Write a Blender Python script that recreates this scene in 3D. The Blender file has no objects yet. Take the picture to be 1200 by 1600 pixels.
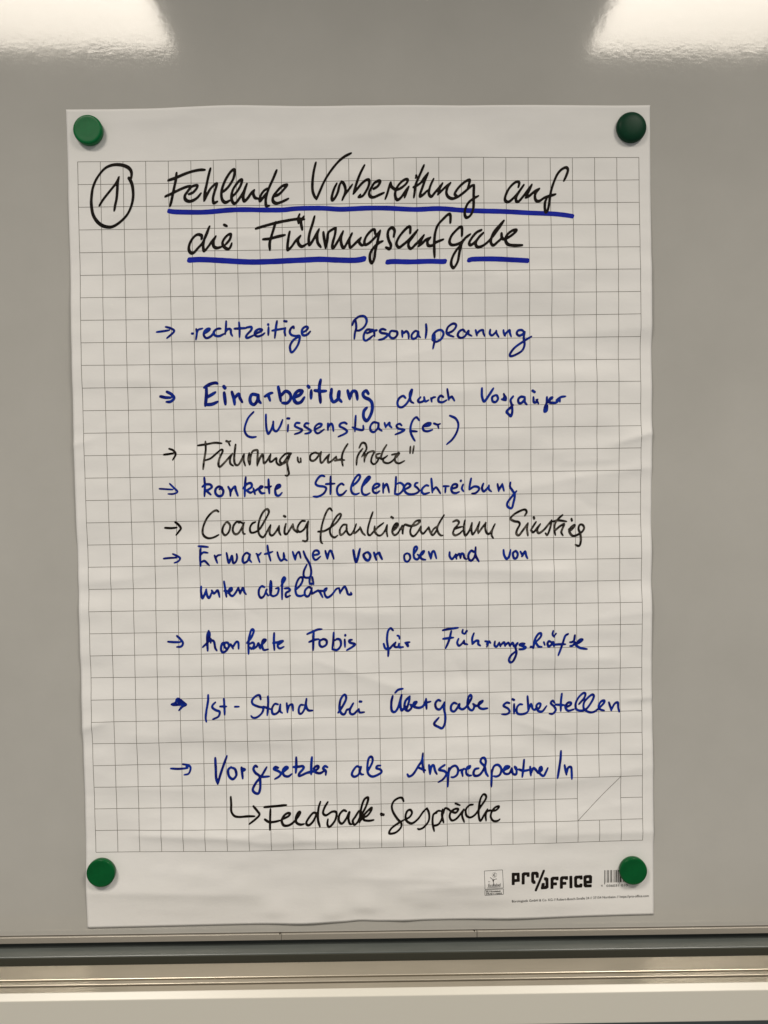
import bpy, bmesh, math, random
import numpy as np
from mathutils import Matrix, Vector

random.seed(7)
rng = np.random.default_rng(11)
sc = bpy.context.scene
COL = sc.collection

# ---------------------------------------------------------------- frame of reference
# Lengths below are in millimetres on the sheet (x right, y down from the top left
# corner of the printed grid) or on the board (X right, Z up); m() turns them into metres.
TH = 0.0105                      # the sheet hangs 0.6 degrees askew on the board
CT, ST = math.cos(TH), math.sin(TH)
Z0 = 1860.0                      # height of the grid corner above the floor
ZB = 988.0                       # lower edge of the board surface

def sheet_to_world(x, y, h=0.0):
    """sheet millimetres (h = distance off the board) -> world metres"""
    return ((CT * x + ST * y) / 1000.0, -h / 1000.0, (Z0 + ST * x - CT * y) / 1000.0)

# ---------------------------------------------------------------- camera
cam = bpy.data.cameras.new('camera')
cam.sensor_fit = 'VERTICAL'
cam.sensor_height = 36.0
cam.lens = 1202.0 / 1600.0 * 36.0
cam.clip_start, cam.clip_end = 0.02, 60.0
co = bpy.data.objects.new('camera', cam)
COL.objects.link(co)
right = Vector((0.99985, -0.01651, -0.00458))
down = Vector((-0.00508, -0.03007, -0.99953))
fwd = Vector((0.01636, 0.99941, -0.03015))
mw = Matrix((right, -down, -fwd)).transposed().to_4x4()
mw.translation = Vector((0.32328, -0.86941, 1.49665))
co.matrix_world = mw
sc.camera = co

# ---------------------------------------------------------------- world (the dim room) and exposure
w = bpy.data.worlds.new('World')
sc.world = w
w.use_nodes = True
bg = w.node_tree.nodes['Background']
bg.inputs['Color'].default_value = (0.995, 0.98, 0.945, 1)
bg.inputs['Strength'].default_value = 0.235
sc.view_settings.view_transform = 'Standard'
sc.view_settings.look = 'None'
sc.view_settings.exposure = 0.0
sc.view_settings.gamma = 1.0

LAMP_W = 31.0                     # power of each ceiling lamp

# ---------------------------------------------------------------- materials
def mat(name, base, rough=0.5, spec=0.5, metal=0.0):
    m_ = bpy.data.materials.new(name)
    m_.use_nodes = True
    b = m_.node_tree.nodes['Principled BSDF']
    b.inputs['Base Color'].default_value = (*base, 1)
    b.inputs['Roughness'].default_value = rough
    b.inputs['Specular IOR Level'].default_value = spec
    b.inputs['Metallic'].default_value = metal
    return m_, m_.node_tree, b

def noise_node(nt, scale, detail=3.0, rough=0.5, stretch=(1, 1, 1)):
    tc = nt.nodes.new('ShaderNodeTexCoord')
    mp = nt.nodes.new('ShaderNodeMapping')
    mp.inputs['Scale'].default_value = stretch
    n = nt.nodes.new('ShaderNodeTexNoise')
    n.inputs['Scale'].default_value = scale
    n.inputs['Detail'].default_value = detail
    n.inputs['Roughness'].default_value = rough
    nt.links.new(tc.outputs['Object'], mp.inputs['Vector'])
    nt.links.new(mp.outputs['Vector'], n.inputs['Vector'])
    return n

def add_bump(nt, b, n, strength, dist):
    bp = nt.nodes.new('ShaderNodeBump')
    bp.inputs['Strength'].default_value = strength
    bp.inputs['Distance'].default_value = dist
    nt.links.new(n.outputs['Fac'], bp.inputs['Height'])
    if b.inputs['Normal'].links:
        nt.links.new(b.inputs['Normal'].links[0].from_socket, bp.inputs['Normal'])
    nt.links.new(bp.outputs['Normal'], b.inputs['Normal'])

def vary(nt, b, n, c0, c1, lo=0.35, hi=0.65, socket='Base Color'):
    r = nt.nodes.new('ShaderNodeValToRGB')
    r.color_ramp.elements[0].position = lo
    r.color_ramp.elements[1].position = hi
    r.color_ramp.elements[0].color = (*c0, 1)
    r.color_ramp.elements[1].color = (*c1, 1)
    nt.links.new(n.outputs['Fac'], r.inputs['Fac'])
    nt.links.new(r.outputs['Color'], b.inputs[socket])

# enamel steel board: pale grey, glossy, with the fine ripple of enamel
M_BOARD, nt, b = mat('board_enamel', (0.50, 0.49, 0.45), 0.075, 0.5)
vary(nt, b, noise_node(nt, 5.0, 5, 0.6), (0.422, 0.414, 0.386), (0.474, 0.465, 0.435), 0.3, 0.7)
add_bump(nt, b, noise_node(nt, 230.0, 2, 0.5, (0.6, 1, 1.3)), 0.10, 0.0002)
add_bump(nt, b, noise_node(nt, 75.0, 2, 0.5), 0.13, 0.0003)

# flip-chart paper
M_PAPER, nt, b = mat('flipchart_paper', (0.80, 0.785, 0.765), 0.62, 0.25)
vary(nt, b, noise_node(nt, 14.0, 6, 0.65), (0.79, 0.785, 0.768), (0.82, 0.812, 0.80), 0.3, 0.7)
add_bump(nt, b, noise_node(nt, 900.0, 3, 0.7), 0.25, 0.0001)
add_bump(nt, b, noise_node(nt, 60.0, 5, 0.6, (0.6, 1, 1.4)), 0.35, 0.0006)

M_GRID, nt, b = mat('grid_print', (0.22, 0.21, 0.19), 0.7, 0.2)
vary(nt, b, noise_node(nt, 60.0, 4, 0.6), (0.13, 0.12, 0.105), (0.22, 0.205, 0.18))
M_PRINT, nt, b = mat('black_print', (0.012, 0.009, 0.007), 0.6, 0.1)

M_BLACK, nt, b = mat('black_marker_ink', (0.006, 0.004, 0.003), 0.6, 0.08)
vary(nt, b, noise_node(nt, 160.0, 4, 0.6), (0.004, 0.0028, 0.002), (0.014, 0.010, 0.007))
M_DRY, nt, b = mat('dry_black_marker_ink', (0.02, 0.016, 0.012), 0.65, 0.08)
vary(nt, b, noise_node(nt, 110.0, 6, 0.7, (1, 1, 2)), (0.012, 0.010, 0.008), (0.14, 0.125, 0.105), 0.48, 0.68)
M_BLUE, nt, b = mat('blue_marker_ink', (0.006, 0.018, 0.25), 0.6, 0.08)
vary(nt, b, noise_node(nt, 130.0, 4, 0.6), (0.003, 0.005, 0.12), (0.004, 0.029, 0.30), 0.35, 0.62)
M_LINE, nt, b = mat('blue_underline_ink', (0.006, 0.014, 0.3), 0.6, 0.08)
vary(nt, b, noise_node(nt, 90.0, 4, 0.6, (0.4, 1, 2)), (0.008, 0.015, 0.28), (0.010, 0.024, 0.40), 0.35, 0.65)

def green(name, c, rough):
    g, nt, b = mat(name, c, rough, 0.13)
    vary(nt, b, noise_node(nt, 60.0, 4, 0.6), tuple(v * 0.9 for v in c), tuple(v * 1.1 for v in c))
    add_bump(nt, b, noise_node(nt, 700.0, 2, 0.6), 0.15, 0.0001)
    return g
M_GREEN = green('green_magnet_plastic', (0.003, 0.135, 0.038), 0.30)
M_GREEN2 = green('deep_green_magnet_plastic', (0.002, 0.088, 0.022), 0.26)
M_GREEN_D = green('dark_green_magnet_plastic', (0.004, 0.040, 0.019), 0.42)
M_STEEL, nt, b = mat('magnet_steel', (0.5, 0.5, 0.48), 0.35, 0.5, 1.0)

M_FRAME, nt, b = mat('anodised_frame', (0.42, 0.39, 0.34), 0.38, 0.5, 0.35)
add_bump(nt, b, noise_node(nt, 300.0, 2, 0.5, (0.05, 1, 1)), 0.2, 0.0002)
M_TRAY, nt, b = mat('tray_aluminium', (0.60, 0.555, 0.47), 0.33, 0.5, 0.85)
vary(nt, b, noise_node(nt, 40.0, 4, 0.6, (0.15, 1, 1)), (0.50, 0.455, 0.37), (0.55, 0.50, 0.41))
add_bump(nt, b, noise_node(nt, 260.0, 2, 0.5, (0.04, 1, 1)), 0.15, 0.0002)
M_SHADE, nt, b = mat('tray_slot_shade', (0.055, 0.055, 0.043), 0.6, 0.15)  # near-black base colour holds the shade down in the tray slot
M_FRONT, nt, b = mat('tray_front_paint', (0.63, 0.61, 0.54), 0.34, 0.5)
add_bump(nt, b, noise_node(nt, 350.0, 3, 0.5), 0.08, 0.0001)
M_TROUGH, nt, b = mat('tray_trough_dark', (0.075, 0.085, 0.08), 0.28, 0.5)  # dark grey-green trough, darker than the lip
vary(nt, b, noise_node(nt, 50.0, 5, 0.6, (0.2, 1, 1)), (0.085, 0.096, 0.09), (0.11, 0.122, 0.114))
M_SEAM, nt, b = mat('seam_shadow_gap', (0.05, 0.04, 0.03), 0.8, 0.1)
M_WALL, nt, b = mat('wall_paint', (0.20, 0.225, 0.225), 0.8, 0.2)
add_bump(nt, b, noise_node(nt, 250.0, 4, 0.6), 0.3, 0.0005)
M_HOUSING, nt, b = mat('lamp_housing_paint', (0.78, 0.78, 0.76), 0.5, 0.3)
M_LIGHT = bpy.data.materials.new('lamp_diffuser')
M_LIGHT.use_nodes = True
nt = M_LIGHT.node_tree
nt.nodes.clear()
em = nt.nodes.new('ShaderNodeEmission')
em.inputs['Color'].default_value = (1.0, 0.885, 0.72, 1)
em.inputs['Strength'].default_value = 6.0
ou = nt.nodes.new('ShaderNodeOutputMaterial')
nt.links.new(em.outputs[0], ou.inputs['Surface'])

# ---------------------------------------------------------------- object helpers
def link_mesh(name, verts, faces, material, parent=None, smooth=False):
    me = bpy.data.meshes.new(name)
    me.from_pydata([tuple(v) for v in verts], [], [tuple(f) for f in faces])
    me.materials.append(material)
    if smooth:
        me.polygons.foreach_set('use_smooth', [True] * len(me.polygons))
    me.update()
    o = bpy.data.objects.new(name, me)
    COL.objects.link(o)
    if parent:
        o.parent = parent
    return o

def thing(name, label, cat, loc=(0, 0, 0), group=None):
    o = bpy.data.objects.new(name, None)
    o.empty_display_size = 0.05
    COL.objects.link(o)
    o.location = loc
    o['label'] = label
    o['category'] = cat
    if group:
        o['group'] = group
    return o

def extrude_profile(name, prof, x0, x1, material, parent, closed=True, shift=(0, 0, 0)):
    """profile points (depth towards the viewer, height) in mm, run from x0 to x1 mm"""
    V, F = [], []
    n = len(prof)
    for X in (x0, x1):
        for d, h in prof:
            V.append(((X - shift[0]) / 1000.0, (-d - shift[1]) / 1000.0, (h - shift[2]) / 1000.0))
    for i in range(n if closed else n - 1):
        j = (i + 1) % n
        F.append((i, j, n + j, n + i))
    if closed:
        F.append(tuple(range(n - 1, -1, -1)))
        F.append(tuple(range(n, 2 * n)))
    o = link_mesh(name, V, F, material, parent)
    bm = bmesh.new(); bm.from_mesh(o.data)
    bmesh.ops.recalc_face_normals(bm, faces=bm.faces)
    bm.to_mesh(o.data); bm.free()
    return o

def fillet(prof, radii, seg=4):
    """round the marked corners of a closed profile"""
    out = []
    n = len(prof)
    for i, (p, r) in enumerate(zip(prof, radii)):
        p = np.array(p, float)
        if r <= 0:
            out.append(tuple(p)); continue
        a = np.array(prof[i - 1], float) - p
        c = np.array(prof[(i + 1) % n], float) - p
        la, lc = np.linalg.norm(a), np.linalg.norm(c)
        k = min(r, la * 0.45, lc * 0.45)
        pa, pc = p + a / la * k, p + c / lc * k
        for t in np.linspace(0, 1, seg + 1):
            q = (1 - t) ** 2 * pa + 2 * t * (1 - t) * p + t * t * pc
            out.append(tuple(q))
    return out

# ================================================================ THE SETTING
wall = link_mesh('wall', [(-3, 0.034, -0.3), (4, 0.034, -0.3), (4, 0.034, 2.9985), (-3, 0.034, 2.9985)], [(0, 1, 2, 3)], M_WALL)
wall['kind'] = 'structure'

# ---------------------------------------------------------------- whiteboard
board = thing('whiteboard', 'large pale grey whiteboard with aluminium edge and pen tray, '
              'behind the flip-chart sheet', 'whiteboard', (0.324, 0, ZB / 1000))
S = (324, 0, 0)
X0, X1 = -420, 1420
def rect(d0, d1, h0, h1):
    return [(d0, h0), (d1, h0), (d1, h1), (d0, h1)]

extrude_profile('writing_surface', [(0, 1230), (0, 0.9), (-12, 0.9), (-12, 1230)], X0, X1, M_BOARD, board, shift=S)
# dark joint where the enamel sheet slides into the edge profile
extrude_profile('joint', rect(-8, -0.4, -1.0, 0.898), X0, X1, M_SEAM, board, shift=S)
# lower edge profile in three lengths, butted with hairline gaps
prof = fillet([(-6, -1.002), (-0.4, -1.002), (-0.4, 0.0), (2.6, 0.0), (2.6, -7.0), (0.6, -7.0), (0.6, -8.0), (-6, -8.0)],
              [0, 0, 0.3, 0.5, 0.6, 0, 0, 0], 3)
for a, c in ((X0, 217.8), (218.2, 441.8), (442.5, X1)):
    extrude_profile('edge_profile', prof, a, c, M_FRAME, board, shift=S)
for xx in (215.5, 438.5):
    extrude_profile('joint_clip', rect(-0.3, 2.7, 0.05, 0.9), xx, xx + 1.3, M_SEAM, board, shift=S)

# pen tray
tr = fillet([(-8, -8.002), (-4, -8.002), (-4, -16.0), (2.6, -16.0), (2.8, -12.2), (16.2, -13.4), (17.0, -14.2), (17.0, -35.0), (-8, -35.0)],
            [0, 0, 0, 0, 0.5, 0.8, 0.3, 0, 0], 3)
lip = fillet([(33.202, -35.0), (33.202, -13.9), (34.6, -12.9), (54.9, -14.8), (55.6, -15.4), (55.9, -18.4), (56.9, -18.4), (57.2, -16.2), (58.0, -15.7), (62.6, -16.2), (63.0, -17.0), (63.2, -22.5),
              (64.3, -22.5), (64.5, -17.4), (72.5, -18.2), (72.5, -35.0)], [0, 0.6, 1.3, 0.8, 0.4, 0, 0, 0.4, 0.6, 0.5, 0.3, 0, 0, 0.5, 0, 0], 4)
front_prof = fillet([(72.502, -57.0), (72.502, -17.9), (73.2, -17.9), (78.6, -22.9), (78.6, -55.6), (76.6, -57.0)], [0, 0.2, 0.4, 0.7, 0.8, 0.4], 4)
tray = extrude_profile('pen_tray', lip, X0, 1216, M_TRAY, board, shift=S)
extrude_profile('trough', tr, X0, 1216, M_TROUGH, tray, shift=S)
extrude_profile('trough_slot', [(17.002, -14.9), (17.6, -15.2), (18.2, -34.0), (33.2, -34.0), (33.2, -35.0), (17.002, -35.0)], X0, 1216, M_SHADE, tray, shift=S)  # liner coloured dark for the slot's shade
extrude_profile('front_panel', front_prof, X0, X1, M_FRONT, tray, shift=S)
endp = [(-8, -8.002), (17, -12.0), (33.2, -12.4), (35, -12.3), (54, -14.3), (55, -35), (-8, -35)]
extrude_profile('trough_end_cap', endp, 1216.02, 1228, M_FRAME, tray, shift=S)
extrude_profile('lip_end', lip, 1228.02, X1, M_TRAY, tray, shift=S)

# ---------------------------------------------------------------- ceiling lamps mirrored in the board
def ceiling_lamp(cx, cy, label):
    t = thing('ceiling_lamp', label, 'ceiling lamp', (cx, cy, 3.0), 'square ceiling lamps in front of the whiteboard')
    s = 0.31
    z = -0.002
    link_mesh('diffuser', [(-s, -s, z), (-s, s, z), (s, s, z), (s, -s, z)], [(0, 1, 2, 3)], M_LIGHT, t)
    bm = bmesh.new()
    e, q = s + 0.018, 0.03
    for (ax, ay, bx, by) in ((-e, -e, e, -s), (-e, s, e, e), (-e, -s, -s, s), (s, -s, e, s)):
        r = bmesh.ops.create_cube(bm, size=1.0)
        bmesh.ops.scale(bm, vec=(bx - ax, by - ay, 0.034), verts=r['verts'])
        bmesh.ops.translate(bm, vec=((ax + bx) / 2, (ay + by) / 2, 0.005), verts=r['verts'])
    r = bmesh.ops.create_cube(bm, size=1.0)
    bmesh.ops.scale(bm, vec=(2 * s - 0.002, 2 * s - 0.002, 0.02), verts=r['verts'])
    bmesh.ops.translate(bm, vec=(0, 0, 0.015), verts=r['verts'])
    me = bpy.data.meshes.new('housing'); bm.to_mesh(me); bm.free()
    me.materials.append(M_HOUSING)
    h = bpy.data.objects.new('housing', me); COL.objects.link(h); h.parent = t
    la = bpy.data.lights.new('lamp_light', 'AREA')
    la.shape = 'SQUARE'; la.size = 2 * s - 0.01
    la.energy = LAMP_W; la.color = (1.0, 0.922, 0.82)
    la.spread = math.radians(132)
    lo = bpy.data.objects.new('lamp_light', la); COL.objects.link(lo); lo.parent = t
    lo.location = (0, 0, -0.006)
    return t

ceiling_lamp(-0.645, -1.495, 'lit square ceiling lamp mirrored at the top left of the whiteboard')
ceiling_lamp(1.381, -1.495, 'lit square ceiling lamp mirrored at the top right of the whiteboard')

# ---------------------------------------------------------------- the sheet's relief
SX0, SX1, SY0, SY1 = -11.0, 637.8, -57.9, 863.8
STEP = 2.6
NX = int(round((SX1 - SX0) / STEP)); NY = int(round((SY1 - SY0) / STEP))

def vnoise(x, y, sx, sy, seed):
    g = np.random.default_rng(seed).uniform(-1, 1, (128, 128))
    u, v = (x + 200) / sx, (y + 200) / sy
    i, j = np.floor(u).astype(int), np.floor(v).astype(int)
    fu, fv = u - i, v - j
    fu, fv = fu * fu * (3 - 2 * fu), fv * fv * (3 - 2 * fv)
    i0, i1, j0, j1 = i % 128, (i + 1) % 128, j % 128, (j + 1) % 128
    return (g[j0, i0] * (1 - fu) * (1 - fv) + g[j0, i1] * fu * (1 - fv) + g[j1, i0] * (1 - fu) * fv + g[j1, i1] * fu * fv)

MAGNETS = [(14.1, -32.5), (615.6, -31.7), (7.0, 796.2), (612.6, 808.6)]

# creases read off the sheet: x0, y0, x1, y1, height, reach above, reach below (mm)
CREASES = [
    (599, 319, 640, 308, .9, 9, 5), (471, 375, 552, 357, .5, 26, 9), (552, 357, 640, 347, .7, 16, 16),
    (555, 382, 577, 395, -.5, 8, 14), (577, 395, 640, 401, -.6, 26, 5), (405, 459, 536, 463, .45, 8, 14),
    (51, 757, 226, 763, .8, 16, 7), (182, 763, 387, 770, .7, 18, 7), (511, 766, 640, 766, .6, 16, 8),
    (-12, 822, 180, 828, 1.1, 22, 22), (356, 826, 452, 821, .8, 12, 16), (298, 811, 401, 815, .5, 10, 12),
    (251, 559, 360, 598, .5, 14, 10), (476, 633, 542, 653, .5, 12, 9), (-22, 316, 5, 309, .7, 8, 6),
    (-13, 634, 11, 627, .8, 10, 6), (608, 612, 640, 610, .7, 6, 4), (537, 340, 596, 338, .45, 9, 6),
    (350, 221, 401, 210, .4, 14, 10), (239, 49, 280, 148, .4, 16, 16), (430, 130, 560, 128, .35, 12, 12),
    (420, 720, 638, 690, .45, 24, 14), (40, 640, 230, 655, .4, 22, 12), (300, 690, 480, 700, .4, 18, 12),
    (-10, 470, 60, 462, .35, 16, 10), (-11, 240, 120, 246, .3, 18, 14), (150, 500, 330, 507, .35, 16, 11),
    (500, 200, 638, 190, .35, 20, 12), (160, -20, 420, -28, .4, 24, 20), (60, 90, 190, 84, .3, 14, 10),
    (560, 520, 638, 512, .4, 16, 8), (20, 700, 110, 706, .4, 14, 9), (470, 560, 600, 566, .35, 15, 10),
]
for k in range(46):
    cx, cy = rng.uniform(SX0, SX1), rng.uniform(SY0 + 10, SY1 - 10)
    L, a = rng.uniform(12, 70), rng.normal(0.02, 0.28)
    if rng.random() < 0.15:
        a += 1.2
    CREASES.append((cx - L * math.cos(a) / 2, cy - L * math.sin(a) / 2, cx + L * math.cos(a) / 2, cy + L * math.sin(a) / 2,
                    rng.choice((-1, 1)) * rng.uniform(.10, .28), rng.uniform(5, 14), rng.uniform(4, 10)))

def relief(x, y):
    """distance of the sheet off the board, mm"""
    pin = np.ones_like(x)
    for mx, my in MAGNETS:
        pin *= 1 - np.exp(-((x - mx) ** 2 + (y - my) ** 2) / (2 * 62.0 ** 2))
    u = (x - SX0) / (SX1 - SX0)
    h = 0.6 + 3.6 * pin * (0.65 + 0.35 * np.sin(np.pi * np.clip(u, 0, 1)))
    h += 1.7 * pin * vnoise(x, y, 190, 80, 1) + 1.0 * pin * vnoise(x, y, 105, 32, 2)
    h += 0.6 * vnoise(x, y, 52, 17, 3) * (0.3 + 0.7 * pin) + 0.08 * vnoise(x, y, 16, 9, 4)
    n = vnoise(x, y, 48, 34, 5)
    h += -0.55 * np.abs(n) * (0.3 + 0.7 * pin)
    n = vnoise(x + 0.3 * y, y, 30, 24, 6)
    h += -0.28 * np.abs(n)
    for x0, y0, x1, y1, a, wu, wd in CREASES:
        dx, dy = x1 - x0, y1 - y0
        L = math.hypot(dx, dy)
        t = ((x - x0) * dx + (y - y0) * dy) / (L * L)
        s = (-(x - x0) * dy + (y - y0) * dx) / L          # + below the crease
        wdt = np.where(s > 0, wd, wu)
        ends = 1 / (1 + np.exp(-(t + 0.02) * L / 7.0)) / (1 + np.exp((t - 1.02) * L / 7.0))
        h += 3.5 * a * np.exp(-(np.sqrt(s * s + 0.5) / wdt)) * ends
    # below the lower magnets the sheet falls back towards the board and crumples along its free edge
    mid = np.clip(np.sin(np.pi * np.clip(u, 0, 1)), 0, 1) ** 0.5
    h += 1.6 * mid * np.exp(-((y - 792) / 40.0) ** 2)
    k = np.clip((y - 800) / 62.0, 0, 1)
    low = 0.9 + 1.3 * np.exp(-((x - 238) / 34.0) ** 2) + 0.9 * np.exp(-((x - 350) / 14.0) ** 2) + 1.1 * np.exp(-((x - 470) / 40.0) ** 2)
    h = h * (1 - k ** 1.3) + low * k ** 1.3
    for bx, by, bw, bh, ba in ((305, 846, 17, 7, 2.3), (200, 848, 16, 7, 1.7), (268, 852, 14, 6, 1.6), (376, 841, 20, 7, 1.2),
                               (440, 838, 34, 8, 1.6), (530, 846, 40, 9, .9), (95, 842, 40, 9, .9), (350, 834, 9, 5, .8)):
        h += 0.75 * ba * np.exp(-((x - bx) / bw) ** 2 - np.where(y > by, ((y - by) / bh) ** 2, ((y - by) / (bh * 2.4)) ** 2))
    h += (1 - np.clip((y - SY0) / 40.0, 0, 1)) ** 2 * (0.8 * np.exp(-((x - 160) / 60.0) ** 2) + 0.3)
    h += 0.7 * np.clip(1 - (x - SX0) / 14.0, 0, 1) ** 2 * np.clip(np.sin(y / 71.0), 0, 1)
    return np.clip(h, 0.35, 9)

gx = np.linspace(SX0, SX1, NX + 1)
gy = np.linspace(SY0, SY1, NY + 1)
GX, GY = np.meshgrid(gx, gy)
GH = relief(GX, GY)

def height_at(x, y):
    u = np.clip((np.asarray(x, float) - SX0) / (SX1 - SX0) * NX, 0, NX - 1e-6)
    v = np.clip((np.asarray(y, float) - SY0) / (SY1 - SY0) * NY, 0, NY - 1e-6)
    i, j = u.astype(int), v.astype(int)
    fu, fv = u - i, v - j
    return (GH[j, i] * (1 - fu) * (1 - fv) + GH[j, i + 1] * fu * (1 - fv) + GH[j + 1, i] * (1 - fu) * fv + GH[j + 1, i + 1] * fu * fv)

OX, OY, OZ = sheet_to_world(313.0, 403.0)
def world_arr(x, y, h):
    return np.stack([(CT * x + ST * y) / 1000.0 - OX, -h / 1000.0, (Z0 + ST * x - CT * y) / 1000.0 - OZ], axis=-1)

sheet = thing('flipchart_sheet', 'white squared flip-chart sheet with black and blue handwriting under four magnets',
              'flip-chart sheet', (OX, 0, OZ))

# the edges of the sheet are a little uneven
def edge_x(x, y):
    u = (x - SX0) / (SX1 - SX0)
    left = 0.5 * np.sin(y / 83.0) - 1.0 * np.exp(-((y - 820) / 60.0) ** 2)
    rgt = -1.6 * np.exp(-((y - 520) / 140.0) ** 2)
    return x + left * (1 - u) ** 6 + rgt * u ** 6
def edge_y(x, y):
    v = (y - SY0) / (SY1 - SY0)
    top = 0.7 - 2.2 * np.exp(-((x - 165) / 60.0) ** 2) - 0.6 * np.exp(-((x - 330) / 90.0) ** 2)
    bot = 0.9 * np.exp(-((x - 232) / 30.0) ** 2) - 1.2 * np.exp(-((x - 300) / 14.0) ** 2) + 1.0 * np.exp(-((x - 500) / 60.0) ** 2) - .8
    return y + top * (1 - v) ** 10 + bot * v ** 10

PX, PY = edge_x(GX, GY), edge_y(GX, GY)
front = world_arr(PX, PY, GH).reshape(-1, 3)
back = world_arr(PX, PY, GH - 0.14).reshape(-1, 3)
n1 = (NX + 1) * (NY + 1)
idx = np.arange(n1).reshape(NY + 1, NX + 1)
q = np.stack([idx[:-1, :-1], idx[1:, :-1], idx[1:, 1:], idx[:-1, 1:]], -1).reshape(-1, 4)
ring = np.concatenate([idx[0, :-1], idx[:-1, -1], idx[-1, ::-1][:-1], idx[::-1, 0][:-1]])
r2 = np.roll(ring, -1)
rim = np.stack([ring, r2, r2 + n1, ring + n1], -1)
faces = np.concatenate([q, q[:, ::-1] + n1, rim])
me = bpy.data.meshes.new('paper')
me.from_pydata(np.concatenate([front, back]).tolist(), [], faces.tolist())
me.materials.append(M_PAPER)
sm = np.ones(len(faces), bool); sm[-len(rim):] = False
me.polygons.foreach_set('use_smooth', sm)
me.update()
paper = bpy.data.objects.new('paper', me)
COL.objects.link(paper)
paper.parent = sheet

LIFT = 0.2
# ---------------------------------------------------------------- strokes: the union of a nib swept along a path
def catmull(P, step=0.45):
    P = np.array(P, float)
    if len(P) == 2:
        n = max(2, int(np.linalg.norm(P[1] - P[0]) / step) + 1)
        t = np.linspace(0, 1, n)[:, None]
        return P[0] * (1 - t) + P[1] * t
    Q = np.vstack([2 * P[0] - P[1], P, 2 * P[-1] - P[-2]])
    out = []
    for i in range(1, len(Q) - 2):
        a, b_, c, d = Q[i - 1:i + 3]
        n = max(2, int(np.linalg.norm(c - b_) / step) + 1)
        t = np.linspace(0, 1, n, endpoint=False)[:, None]
        out.append(.5 * (2 * b_ + (c - a) * t + (2 * a - 5 * b_ + 4 * c - d) * t ** 2 + (3 * b_ - a - 3 * c + d) * t ** 3))
    out.append(P[-1:])
    return np.vstack(out)

def linear(P, step=0.3):
    out = []
    for a, c in zip(P[:-1], P[1:]):
        a, c = np.array(a, float), np.array(c, float)
        n = max(2, int(np.linalg.norm(c - a) / step) + 1)
        out.append(a + (c - a) * np.linspace(0, 1, n)[:, None])
    return np.vstack(out)

def ink(name, paths, A, B, ang, material, parent, cell=0.55, power=2.0, wobble=0.0, lift=LIFT, taper=True):
    A2, B2 = A / 2.0, B / 2.0
    allp = np.vstack(paths)
    mg = A + 2 * cell
    x0, y0 = allp.min(0) - mg
    x1, y1 = allp.max(0) + mg
    nx, ny = int((x1 - x0) / cell) + 2, int((y1 - y0) / cell) + 2
    F = np.full((ny, nx), 9.0)
    ca, sa = math.cos(ang), math.sin(ang)
    R_ = int(A2 / cell) + 3
    for P in paths:
        n = len(P)
        pr = 1.0 + wobble * np.interp(np.arange(n), np.linspace(0, n, max(3, n // 9)), rng.uniform(-1, 1, max(3, n // 9)))
        if taper and n > 8:
            k = np.arange(n)
            pr = pr * (1 - 0.22 * np.exp(-k / 3.0) - 0.38 * np.exp(-(n - 1 - k) / 4.0))
        for (px, py), s in zip(P, pr):
            ci, cj = int((px - x0) / cell), int((py - y0) / cell)
            a0, a1 = max(0, ci - R_), min(nx, ci + R_ + 1)
            b0, b1 = max(0, cj - R_), min(ny, cj + R_ + 1)
            X = x0 + np.arange(a0, a1) * cell - px
            Y = (y0 + np.arange(b0, b1) * cell - py)[:, None]
            U = np.abs(X * ca + Y * sa) / (A2 * s)
            W = np.abs(-X * sa + Y * ca) / (B2 * s)
            g = (U ** power + W ** power) ** (1 / power) - 1
            np.minimum(F[b0:b1, a0:a1], g, out=F[b0:b1, a0:a1])
    ins = F < 0
    vid, VX, VY = {}, [], []
    def gv(i, j):
        k = (i, j, 0)
        if k not in vid:
            vid[k] = len(VX); VX.append(x0 + i * cell); VY.append(y0 + j * cell)
        return vid[k]
    def ev(i, j, i2, j2):
        if (i2, j2) < (i, j):
            i, j, i2, j2 = i2, j2, i, j
        k = (i, j, 1 if i2 != i else 2)
        if k not in vid:
            f0, f1 = F[j, i], F[j2, i2]
            t = min(0.98, max(0.02, f0 / (f0 - f1)))
            vid[k] = len(VX); VX.append(x0 + (i + (i2 - i) * t) * cell); VY.append(y0 + (j + (j2 - j) * t) * cell)
        return vid[k]
    Fc = []
    any4 = ins[:-1, :-1] | ins[1:, :-1] | ins[:-1, 1:] | ins[1:, 1:]
    for j, i in np.argwhere(any4).tolist():
        cs = ((i, j), (i, j + 1), (i + 1, j + 1), (i + 1, j))
        f = []
        for k in range(4):
            p, q_ = cs[k], cs[(k + 1) & 3]
            ip, iq = ins[p[1], p[0]], ins[q_[1], q_[0]]
            if ip:
                f.append(gv(*p))
            if ip != iq:
                f.append(ev(*p, *q_))
        if len(f) > 2:
            Fc.append(f)
    VX, VY = np.array(VX), np.array(VY)
    V = world_arr(VX, VY, height_at(VX, VY) + lift)
    o = link_mesh(name, V.tolist(), Fc, material, parent, smooth=True)
    return o

# ---------------------------------------------------------------- printed grid: 25 x 31 squares of 25 mm
def ribbons(name, lines, wid, material, lift, step=2.0):
    V, Fq = [], []
    for (xa, ya, xb, yb) in lines:
        L = math.hypot(xb - xa, yb - ya)
        n = max(2, int(L / step) + 1)
        t = np.linspace(0, 1, n)
        x, y = xa + (xb - xa) * t, ya + (yb - ya) * t
        nx_, ny_ = -(yb - ya) / L * wid / 2, (xb - xa) / L * wid / 2
        base = len(V)
        for sgn in (-1, 1):
            xx, yy = x + nx_ * sgn, y + ny_ * sgn
            V.extend(world_arr(xx, yy, height_at(xx, yy) + lift).tolist())
        for k in range(n - 1):
            Fq.append((base + k, base + k + 1, base + n + k + 1, base + n + k))
    return V, Fq

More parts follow.
